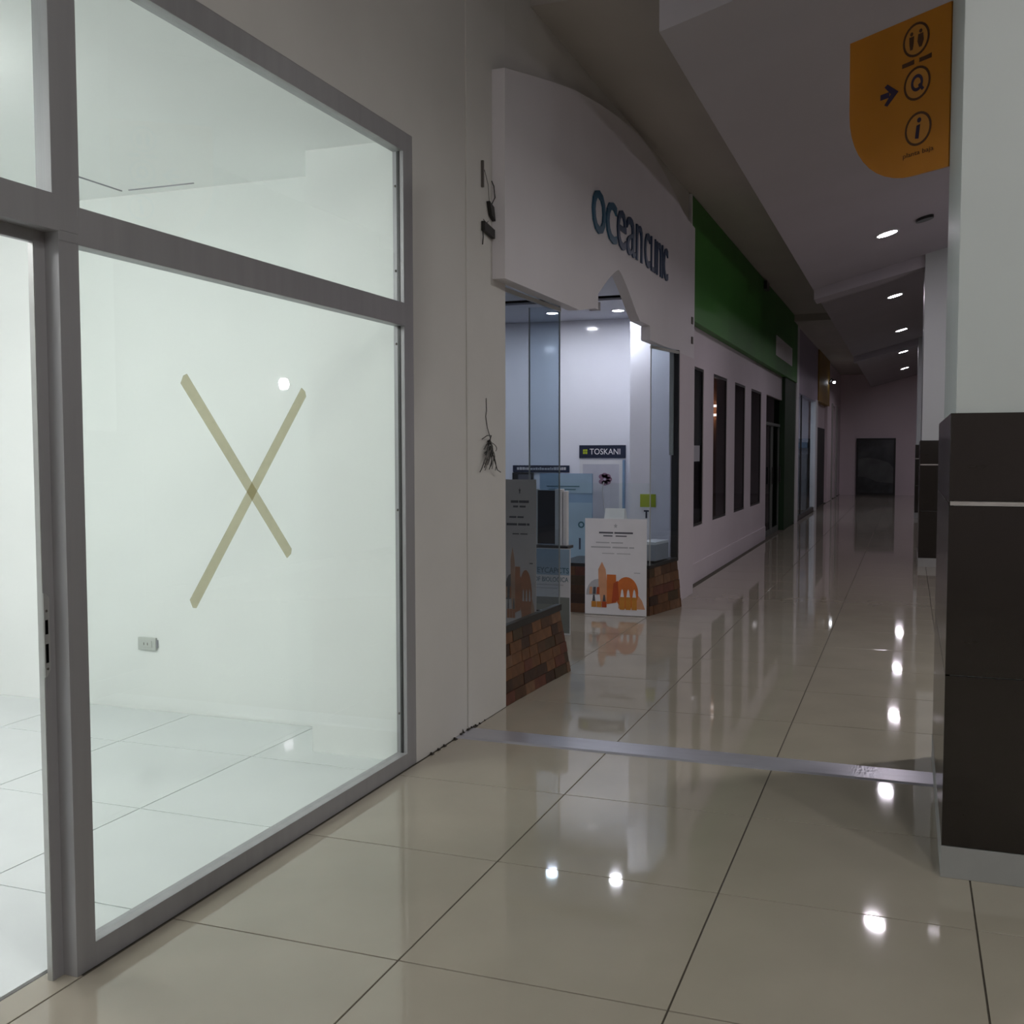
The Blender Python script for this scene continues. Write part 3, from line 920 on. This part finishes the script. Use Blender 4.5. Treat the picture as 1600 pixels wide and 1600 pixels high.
def product_poster(name, org, u, n, wd, ht, label, pal=None):
    """poster with printed header, orange product picture; org = lower-left corner seen by the reader"""
    pal = pal or {}

    def part(nm, mb, mm, par, **kw):
        return PART(nm, mb, pal.get(mm, mm), par, **kw)
    org, u, n = Vector(org), Vector(u).normalized(), Vector(n).normalized()
    ctr = org + u * wd / 2
    e = empty(name, ctr, label, 'poster', 'orange product posters')
    v = Z

    def at(a, b, d=0.0):
        return org + u * (a * wd) + v * (b * ht) + n * d

    def quad(a0, a1, b0, b1, d):
        return MB().prism([at(a0, b0, d), at(a1, b0, d), at(a1, b1, d), at(a0, b1, d)], n * 0.0006)
    sheet = part('sheet', MB().prism([at(0, 0, -0.006), at(1, 0, -0.006), at(1, 1, -0.006), at(0, 1, -0.006)], n * 0.006), 'paper_white', e)
    d1, d2, d3 = 0.0004, 0.0012, 0.002
    star = []
    for k in range(10):
        r = 0.035 if k % 2 == 0 else 0.015
        star.append(at(0.5 + r * math.cos(math.pi * k / 5 + math.pi / 2), 0.925 + 0.62 * r * math.sin(math.pi * k / 5 + math.pi / 2) * 1.3, d1))
    part('emblem', MB().prism(star, n * 0.0006), 'print_light', sheet)

    def words_line(spans, b0, b1, mm, nm='print_line'):
        mb = MB()
        for (a0, a1) in spans:
            mb.prism([at(a0, b0, d1), at(a1, b0, d1), at(a1, b1, d1), at(a0, b1, d1)], n * 0.0006)
        part(nm, mb, mm, sheet)
    words_line([(0.23, 0.46), (0.48, 0.78)], 0.845, 0.862, 'print_dark')
    words_line([(0.30, 0.45), (0.50, 0.68)], 0.815, 0.827, 'print_dark')
    words_line([(0.18, 0.40), (0.43, 0.62)], 0.745, 0.757, 'print_light')
    words_line([(0.10, 0.42), (0.45, 0.70), (0.72, 0.80)], 0.695, 0.71, 'print_light')
    words_line([(0.28, 0.48), (0.52, 0.74)], 0.635, 0.643, 'print_light')
    words_line([(0.80, 0.90)], 0.44, 0.448, 'print_light')
    # picture: peach halo, tall box with point, boxes, disc, bottles
    part('halo', MB().prism([at(a, b, d1) for a, b in ((0.55, 0.07), (0.98, 0.07), (0.93, 0.16), (0.80, 0.27), (0.66, 0.33), (0.55, 0.3))], n * 0.0006), 'print_peach', sheet)
    part('halo', MB().prism([at(0.22 + 0.20 * math.cos(t), 0.20 + 0.17 * math.sin(t), d1) for t in [k * math.pi / 10 for k in range(11)]], n * 0.0006), 'print_light', sheet)
    part('tall_box', MB().prism([at(a, b, d2) for a, b in ((0.23, 0.12), (0.40, 0.12), (0.34, 0.47), (0.28, 0.55), (0.22, 0.47))], n * 0.0006), 'print_peach', sheet)
    part('flat_box', MB().prism([at(a, b, d2 + 0.0004) for a, b in ((0.36, 0.11), (0.52, 0.13), (0.51, 0.42), (0.36, 0.42))], n * 0.0006), 'print_orange', sheet)
    part('box_side', MB().prism([at(a, b, d2 + 0.0008) for a, b in ((0.44, 0.12), (0.56, 0.16), (0.54, 0.36), (0.47, 0.33))], n * 0.0006), 'print_red', sheet)
    part('backdrop_disc', MB().prism([at(0.68 + 0.19 * math.cos(t), 0.235 + 0.165 * math.sin(t), d1 + 0.0007) for t in [k * math.pi / 14 for k in range(28)]], n * 0.0006), 'print_orange', sheet)
    for k in range(3):
        a = 0.57 + k * 0.098
        part('bottle', MB().prism([at(p, q, d3) for p, q in ((a, 0.06), (a + 0.082, 0.06), (a + 0.082, 0.19), (a, 0.19))], n * 0.0006), 'print_amber', sheet)
        part('dropper', MB().prism([at(p, q, d3) for p, q in ((a + 0.012, 0.191), (a + 0.07, 0.191), (a + 0.056, 0.255), (a + 0.041, 0.275), (a + 0.026, 0.255))], n * 0.0006), 'paper_white', sheet)
    for k in range(3):
        a = 0.11 + k * 0.085
        part('jar', MB().prism([at(p, q, d3) for p, q in ((a, 0.075), (a + 0.078, 0.075), (a + 0.078, 0.135), (a, 0.135))], n * 0.0006), ('print_amber', 'print_amber', 'print_red')[k], sheet)
        part('jar_top', MB().prism([at(p, q, d3) for p, q in ((a + 0.012, 0.136), (a + 0.064, 0.136), (a + 0.05, 0.205), (a + 0.026, 0.205))], n * 0.0006), ('print_dark', 'paper_white', 'print_dark')[k], sheet)
        part('jar', MB().prism([at(p, q, d3) for p, q in ((0.07 + k * 0.06, 0.21), (0.12 + k * 0.06, 0.21), (0.12 + k * 0.06, 0.285), (0.08 + k * 0.06, 0.285))], n * 0.0006), ('print_peach', 'print_dark', 'print_red')[k], sheet)
    return e


product_poster('product_poster', (-2.755, 9.245, 0.004), (1, 0.01, 0), (0, -1, 0), 0.572, 0.875, 'white poster with orange bottles standing on the floor at the clinic entrance')
ea = empty('folded_card', (-2.53, 9.40, 0.455), 'small white folded card peeking out above the standing poster', 'card')
ex = MB()
part('front_leaf', MB().hexa([(-2.66, 9.36, SILL), (-2.44, 9.36, SILL), (-2.44, 9.366, SILL), (-2.66, 9.366, SILL)], [(-2.62, 9.45, 0.962), (-2.44, 9.45, 0.962), (-2.44, 9.456, 0.962), (-2.62, 9.456, 0.962)]), 'paper_white', ea)
part('back_leaf', MB().hexa([(-2.50, 9.56, SILL), (-2.38, 9.56, SILL), (-2.38, 9.566, SILL), (-2.50, 9.566, SILL)], [(-2.44, 9.45, 0.962), (-2.43, 9.45, 0.962), (-2.43, 9.456, 0.962), (-2.44, 9.456, 0.962)]), 'paper_white', ea)

product_poster('product_poster', (-2.475, 6.44, 0.326), (1, 0.02, 0), (0.02, -1, 0), 0.225, 0.98, 'brownish product poster inside the left clinic window beside the wall, its dimness painted in', {'paper_white': 'shaded_paper', 'print_orange': 'shaded_orange', 'print_peach': 'shaded_peach', 'print_red': 'shaded_orange', 'print_amber': 'shaded_orange', 'print_light': 'shaded_ink', 'print_dark': 'shaded_ink'})

# white pedestal with black panel
pd = empty('display_stand', (-2.75, 8.25, 0), 'white display stand with a black panel seen through the left clinic pane', 'stand')
part('panel', B(-2.850, -2.700, 8.20, 8.24, 0.73, 1.17), 'screen_black', pd, bevel=0.004)
part('frame', MB().box(-2.870, -2.852, 8.19, 8.26, 0.72, 1.18).box(-2.698, -2.637, 8.19, 8.26, 0.72, 1.18), 'pedestal_white', pd, bevel=0.004)
part('side_board', B(-2.629, -2.597, 8.19, 8.25, 0.72, 1.165), 'pedestal_white', pd, bevel=0.004)
part('shelf', B(-2.895, -2.565, 8.115, 8.27, 0.70, 0.722), 'dark_frame', pd)
part('pedestal', B(-2.890, -2.565, 8.115, 8.16, 0, 0.70), 'pedestal_white', pd, bevel=0.003)
bc = empty('banner_card', (-2.76, 8.1, 0), 'pale blue and white lettered card below the black panel', 'card')
part('card', B(-2.865, -2.535, 8.09, 8.10, 0.004, 0.705), 'pedestal_white', bc)
part('blue_field', B(-2.862, -2.540, 8.0885, 8.0895, 0.49, 0.70), 'pale_blue', bc)
part('grey_field', B(-2.862, -2.540, 8.0885, 8.0895, 0.02, 0.31), 'grey_green', bc)
part('print_line', lettering('HEYCAPCTS', (-2.855, 8.088, 0.505), X, Z, 0.31, 0.045, 0.001), 'teal_print', bc)
part('print_line', lettering('OF BIOLOGICA', (-2.840, 8.088, 0.435), X, Z, 0.29, 0.038, 0.001), 'teal_print', bc)
part('print_line', B(-2.850, -2.590, 8.087, 8.0885, 0.405, 0.414), 'print_light', bc)
part('print_line', B(-2.830, -2.640, 8.087, 8.0885, 0.378, 0.386), 'print_light', bc)
part('paper_block', B(-2.36, -2.26, 6.50, 6.62, 0.327, 0.42), 'paper_white', label='white paper block on the deck inside the left clinic window', cat='paper', bevel=0.002)

# posters on the clinic end wall
YB = 10.92
ts = empty('brand_sign', (-3.06, YB, 1.42), 'dark navy sign reading TOSKANI on the clinic wall', 'sign')
plate = part('plate', B(-3.318, -2.806, YB - 0.014, YB, 1.415, 1.552), 'sign_navy', ts, bevel=0.002)
part('lettering', lettering('TOSKANI', (-3.20, YB - 0.0145, 1.453), X, Z, 0.335, 0.062, 0.002), 'paper_white', plate)
lm = MB()
for a in range(2):
    for b in range(2):
        lm.box(-3.275 + a * 0.026, -3.253 + a * 0.026, YB - 0.017, YB - 0.0145, 1.458 + b * 0.027, 1.481 + b * 0.027)
part('emblem', lm, 'lime', plate)
fp = empty('flower_poster', (-3.03, YB, 0.5), 'pale grey poster with a dark flower below the navy sign', 'poster')
part('sheet', B(-3.31, -2.83, YB - 0.02, YB - 0.008, 0.50, 1.395), 'pedestal_white', fp, bevel=0.002)
part('picture', B(-3.275, -2.875, YB - 0.022, YB - 0.0202, 0.55, 1.35), 'poster_grey', fp)
fl = MB()
for k in range(7):
    a = -2.4 + k * 0.8
    c = Vector((-3.03 + 0.045 * math.cos(a), YB - 0.023, 1.19 + 0.04 * math.sin(a)))
    fl.disc(c, X, Z, 0.035, (0, -0.001, 0), 10, 0.028)
part('bloom', fl, 'flower_print', fp)
part('stem', MB().tube([(-3.04, YB - 0.023, 1.16), (-3.06, YB - 0.023, 1.08), (-3.05, YB - 0.023, 1.0), (-3.03, YB - 0.023, 0.85)], 0.006, 5), 'print_light', fp)
part('painted_side_shade', B(-2.828, -2.81, YB - 0.06, YB - 0.004, 0.50, 1.395), 'mid_blue', fp)  # blue strip standing in for shade along the poster's right edge
st = empty('strip_sign', (-3.76, YB, 1.24), 'long thin navy sign strip on the clinic wall behind the left pane', 'sign')
part('plate', B(-4.08, -3.43, YB - 0.014, YB, 1.26, 1.335), 'sign_navy', st, bevel=0.002)
lt = MB()
xx = -4.03
rs = random.Random(5)
while xx < -3.47:
    wd = 0.012 + rs.random() * 0.02
    lt.box(xx, xx + wd, YB - 0.0165, YB - 0.0145, 1.285, 1.285 + rs.uniform(0.02, 0.03))
    xx += wd + 0.006
part('print_line', lt, 'print_light', st)
fr_ = empty('small_dark_frame', (-3.96, YB, 1.09), 'small dark framed picture under the left end of the thin sign strip', 'frame')
part('frame', B(-4.08, -3.84, YB - 0.03, YB - 0.001, 1.08, 1.255), 'dark_frame', fr_, bevel=0.003)
part('picture', B(-4.01, -3.86, YB - 0.032, YB - 0.030, 1.10, 1.235), 'print_dark', fr_)
bp_ = empty('blue_poster', (-3.4, 10.6, 0), 'tall light blue printed panel standing behind the entrance poster', 'poster')
part('sheet', B(-3.66, -3.08, 10.60, 10.612, 0.02, 1.255), 'mid_blue', bp_)
part('upper_field', B(-3.655, -3.085, 10.597, 10.5995, 1.05, 1.25), 'pale_blue', bp_)
part('lower_field', B(-3.40, -3.085, 10.597, 10.5995, 0.30, 0.95), 'pale_blue', bp_)
part('print_line', MB().box(-3.58, -3.22, 10.595, 10.5965, 1.115, 1.125).box(-3.56, -3.26, 10.595, 10.5965, 1.085, 1.092), 'teal_print', bp_)
part('print_line', B(-3.225, -3.205, 10.595, 10.5965, 0.46, 0.58), 'sign_navy', bp_)
part('print_line', MB().ring((-3.2, 10.5965, 0.72), X, Z, 0.02, 0.035, (0, -0.0015, 0), 12), 'teal_print', bp_)
# logo on the lit pier
lg = empty('logo_decal', (-2.46, 10.45, 0.9), 'lime square and letter T logo on the white pier in the clinic window', 'decal')
part('square', B(-2.535, -2.375, 10.445, 10.4495, 0.925, 1.055), 'lime', lg)
part('letter', MB().box(-2.497, -2.445, 10.4465, 10.4495, 0.877, 0.893).box(-2.480, -2.462, 10.4465, 10.4495, 0.812, 0.877), 'sign_navy', lg)
bx = empty('display_box', (-2.2, 9.66, 0.455), 'small dark grey display box with white rim on the right window sill', 'box')
e0, e1 = Vector((-2.165, 9.52, 0.477)), Vector((-2.115, 9.86, 0.477))
nn = Vector((-0.16, 0.02, 0))
part('body', MB().hexa([e0, e1, e1 + nn, e0 + nn], [e0 + Z * .15, e1 + Z * .15, e1 + nn + Z * .15, e0 + nn + Z * .15]), 'paper_grey', bx, bevel=0.003)
part('rim', MB().hexa([e0 + Z * .15, e1 + Z * .15, e1 + nn + Z * .15, e0 + nn + Z * .15], [e0 + Z * .175, e1 + Z * .175, e1 + nn + Z * .175, e0 + nn + Z * .175]), 'pedestal_white', bx, bevel=0.002)

# ================================================================== GREEN SHOP
XG = -2.25
gw = MB()
wins = [(11.76, 12.36), (13.02, 14.06), (14.71, 15.70), (16.31, 17.48)]
gw.box(XG - 0.14, XG, 11.1, 20.4, 2.43, 4.2)
gw.box(XG - 0.14, XG, 11.1, 18.12, 0, 0.635)
ed = [11.1] + [v for p in wins for v in p] + [18.12]
for a, b in zip(ed[0::2], ed[1::2]):
    gw.box(XG - 0.14, XG, a, b, 0.635, 2.43)
struct('wall_green_shop', gw, 'shop_wall', 'white shop wall with four tall dark windows under the green sign')
struct('baseboard_left', B(XG, XG + 0.012, 11.12, 18.1, 0, 0.22), 'shop_wall', 'low white baseboard under the four dark windows')
for k, (a, b) in enumerate(wins):
    wn = empty('window_%d' % (5 + k), (XG, (a + b) / 2, 0.635), ('narrow dark shop window nearest the clinic, with a paper note', 'wide dark shop window with a brown interior behind', 'third tall black shop window of the white wall', 'fourth tall shop window, next to the glass doors')[k], kind='structure')
    part('pane', B(XG - 0.020, XG - 0.014, a, b, 0.635, 2.43), 'dark_glass', wn)
    part('frame', MB().box(XG - 0.03, XG - 0.008, a, a + 0.03, 0.635, 2.43).box(XG - 0.03, XG - 0.008, b - 0.03, b, 0.635, 2.43).box(XG - 0.03, XG - 0.008, a + .03, b - .03, 0.635, 0.665).box(XG - 0.03, XG - 0.008, a + .03, b - .03, 2.40, 2.43), 'dark_frame', wn)
part('paper_note', B(XG - 0.0138, XG - 0.0125, 11.85, 12.2, 1.37, 1.55), 'paper_grey', label='small paper note stuck in the narrow dark window', cat='note')
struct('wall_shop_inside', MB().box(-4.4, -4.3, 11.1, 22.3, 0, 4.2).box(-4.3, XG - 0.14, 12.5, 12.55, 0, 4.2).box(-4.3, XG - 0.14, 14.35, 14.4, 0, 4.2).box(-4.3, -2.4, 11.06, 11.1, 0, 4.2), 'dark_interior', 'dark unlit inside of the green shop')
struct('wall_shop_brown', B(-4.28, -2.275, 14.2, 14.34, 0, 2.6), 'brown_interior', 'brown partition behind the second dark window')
lsh = empty('strip_light', (-2.8, 14.1, 2.2), 'pair of pale strip lights behind the second dark window', 'lamp')
part('slat', B(-3.1, -2.29, 14.10, 14.19, 2.07, 2.10), 'dim_light', lsh)
part('slat', B(-3.1, -2.29, 14.10, 14.19, 1.95, 1.98), 'dim_light', lsh)
dg = empty('door_2', (XG, 19.2, 0), 'dark double glass doors beside the green column', kind='structure')
part('top_light', B(XG - 0.05, XG - 0.04, 18.12, 20.35, 1.98, 2.43), 'dark_glass', dg)
part('head', B(XG - 0.06, XG - 0.02, 18.12, 20.35, 1.93, 1.98), 'door_frame_grey', dg)
for a, b in ((18.16, 19.2), (19.28, 20.32)):
    lf = part('leaf', B(XG - 0.055, XG - 0.047, a + 0.07, b - 0.07, 0.1, 1.92), 'dark_glass', dg)
    part('leaf_frame', MB().box(XG - 0.06, XG - 0.03, a, a + 0.08, 0, 1.92).box(XG - 0.06, XG - 0.03, b - 0.08, b, 0, 1.92).box(XG - 0.06, XG - 0.03, a + .08, b - .08, 0, 0.1), 'door_frame_grey', lf)
    part('handle', MB().tube([(XG, b - 0.12, 0.9), (XG, b - 0.12, 1.2)], 0.015, 8), 'dark_frame', lf)
gs = empty('green_sign_board', (-2.2, 16.7, 2.86), 'long plain dark green shop sign board with a small white plate', 'sign board')
part('board', B(XG, XG + 0.09, 11.12, 22.3, 2.865, 4.15), 'green_board', gs, bevel=0.003)
part('end_trim', B(XG, XG + 0.094, 11.08, 11.12, 2.86, 4.15), 'pedestal_white', gs)
part('plate', B(XG + 0.09, XG + 0.10, 18.6, 21.2, 3.12, 3.46), 'paper_white', gs, bevel=0.003)
part('fitting', B(XG + 0.09, XG + 0.14, 16.9, 17.2, 4.0, 4.12), 'dark_frame', gs)
part('green_column', B(XG - 0.14, XG + 0.06, 20.40, 22.3, 0, 2.865), 'green_dark', label='dark green column below the end of the green sign', cat='column', bevel=0.003)

# ================================================================== SHOPS FARTHER ALONG
XS = -2.2
g3 = empty('window_9', (XS, 25.0, 0), 'glass shopfront with white posts past the green column', kind='structure')
part('post', B(XS - 0.10, XS + 0.03, 22.32, 22.85, 0, 4.1), 'pedestal_white', g3, bevel=0.003)
part('post', B(XS - 0.10, XS + 0.03, 27.15, 27.7, 0, 2.75), 'pedestal_white', g3, bevel=0.003)
part('mullion', B(XS - 0.05, XS - 0.02, 24.0, 24.08, 0.1, 2.7), 'dark_frame', g3)
part('pane', B(XS - 0.04, XS - 0.032, 22.85, 24.0, 0.1, 2.7), 'blue_glass', g3)
part('pane', B(XS - 0.04, XS - 0.032, 24.08, 27.15, 0.1, 2.7), 'blue_glass', g3)
part('bottom_rail', B(XS - 0.06, XS, 22.85, 27.15, 0, 0.1), 'dark_frame', g3)
part('mauve_sign_board', B(XS - 0.14, XS + 0.02, 22.85, 27.7, 2.7, 4.05), 'mauve_board', label='mauve sign board above the glass shopfront past the green column', cat='sign board')
struct('wall_third_shop', MB().box(-4.0, -3.9, 22.3, 28, 0, 3.0).box(-3.9, -2.3, 27.75, 28.0, 0, 3.0).box(-3.9, -2.35, 22.3, 22.31, 0, 3.0), 'clinic_paint', 'pale wall inside the glass shop past the green column')
struct('ceiling', B(-3.9, -2.3, 22.3, 28.0, 2.9, 3.0), 'clinic_paint', 'pale ceiling inside the glass shop past the green column')
tl = empty('strip_lamp', (-3.2, 25, 2.85), 'pale strip lamp inside the glass shop past the green column', 'lamp')
part('tube', B(-3.25, -3.15, 23.5, 26.5, 2.85, 2.875), 'shop_light', tl)
part('housing', B(-3.27, -3.13, 23.4, 26.6, 2.875, 2.9), 'lamp_rim', tl)
sh = empty('wall_shelf', (-3.0, 25, 1.5), 'dark shelf with pale edge inside the glass shop past the green column', 'shelf')
part('board', B(-3.9, -2.4, 27.5, 27.72, 1.55, 1.70), 'mid_blue', sh)
part('cabinet', B(-3.9, -2.4, 27.45, 27.74, 0.0, 1.40), 'paper_grey', sh)
yb = empty('yellow_sign_board', (-2.2, 30.0, 2.7), 'small dark yellow sign board near the far end of the passage', 'sign board')
part('board', B(XS - 0.14, XS + 0.05, 27.72, 31.5, 2.75, 4.02), 'yellow_board', yb, bevel=0.003)
part('lamp_arm', MB().tube([(XS + 0.05, 31.0, 3.35), (XS + 0.14, 31.0, 3.5), (XS + 0.2, 31.0, 3.40)], 0.03, 8), 'dark_frame', yb)
part('lamp_head', MB().disc((XS + 0.2, 31.0, 3.42), X, Y, 0.035, (0, 0, -0.05), 12), 'shop_light', yb)
struct('wall_far_shops', MB().box(XS - 0.2, XS - 0.08, 27.75, 31.5, 0, 2.75).box(XS - 0.2, XS, 31.5, 33.3, 0, 4.1).box(XS - 0.2, XS, 33.3, 37.5, 2.85, 4.1).box(XS - 0.2, XS, 34.7, 35.5, 0, 2.85).box(XS - 0.2, XS, 36.9, 37.5, 0, 2.85), 'far_paint', 'mauve wall with doorways near the far end')
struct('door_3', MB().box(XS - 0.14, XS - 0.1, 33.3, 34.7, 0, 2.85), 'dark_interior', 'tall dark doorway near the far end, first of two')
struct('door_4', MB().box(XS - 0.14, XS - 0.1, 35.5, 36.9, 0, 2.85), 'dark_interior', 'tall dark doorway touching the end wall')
struct('trim_2', MB().box(XS, XS + 0.03, 33.15, 33.4, 0, 2.9), 'pale_frame', 'pale door frame near the far end')
struct('trim_3', MB().box(XS, XS + 0.03, 35.3, 35.55, 0, 2.9), 'pale_frame', 'pale door frame closest to the end wall')
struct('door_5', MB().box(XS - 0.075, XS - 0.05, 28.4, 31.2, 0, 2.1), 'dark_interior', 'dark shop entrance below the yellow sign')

# dark picture board on the end wall
dp = empty('picture_board', (-1.04, 37.4, 0), 'tall dark framed picture board leaning against the far end wall', 'picture')
part('frame', MB().box(-1.66, -1.60, 37.38, 37.5, 0, 1.9).box(-0.48, -0.42, 37.38, 37.5, 0, 1.9).box(-1.60, -0.48, 37.38, 37.5, 1.84, 1.9).box(-1.60, -0.48, 37.38, 37.5, 0, 0.08), 'dark_frame', dp)
pm = mat('rock_picture', (0.045, 0.052, 0.055), 0.3, var=0.9, scale=1.6)
part('picture', B(-1.60, -0.48, 37.42, 37.5, 0.08, 1.84), pm, dp)
hill = MB().prism([(-1.60, 37.418, 0.62), (-1.35, 37.418, 0.60), (-1.0, 37.418, 0.45), (-0.48, 37.418, 0.40), (-0.48, 37.418, 0.9), (-0.62, 37.418, 1.08), (-0.95, 37.418, 1.2), (-1.3, 37.418, 1.25), (-1.60, 37.418, 1.2)], (0, -0.004, 0))
part('pale_rock', hill, mat('rock_pale', (0.11, 0.12, 0.12), 0.4, var=0.3, scale=2), dp)
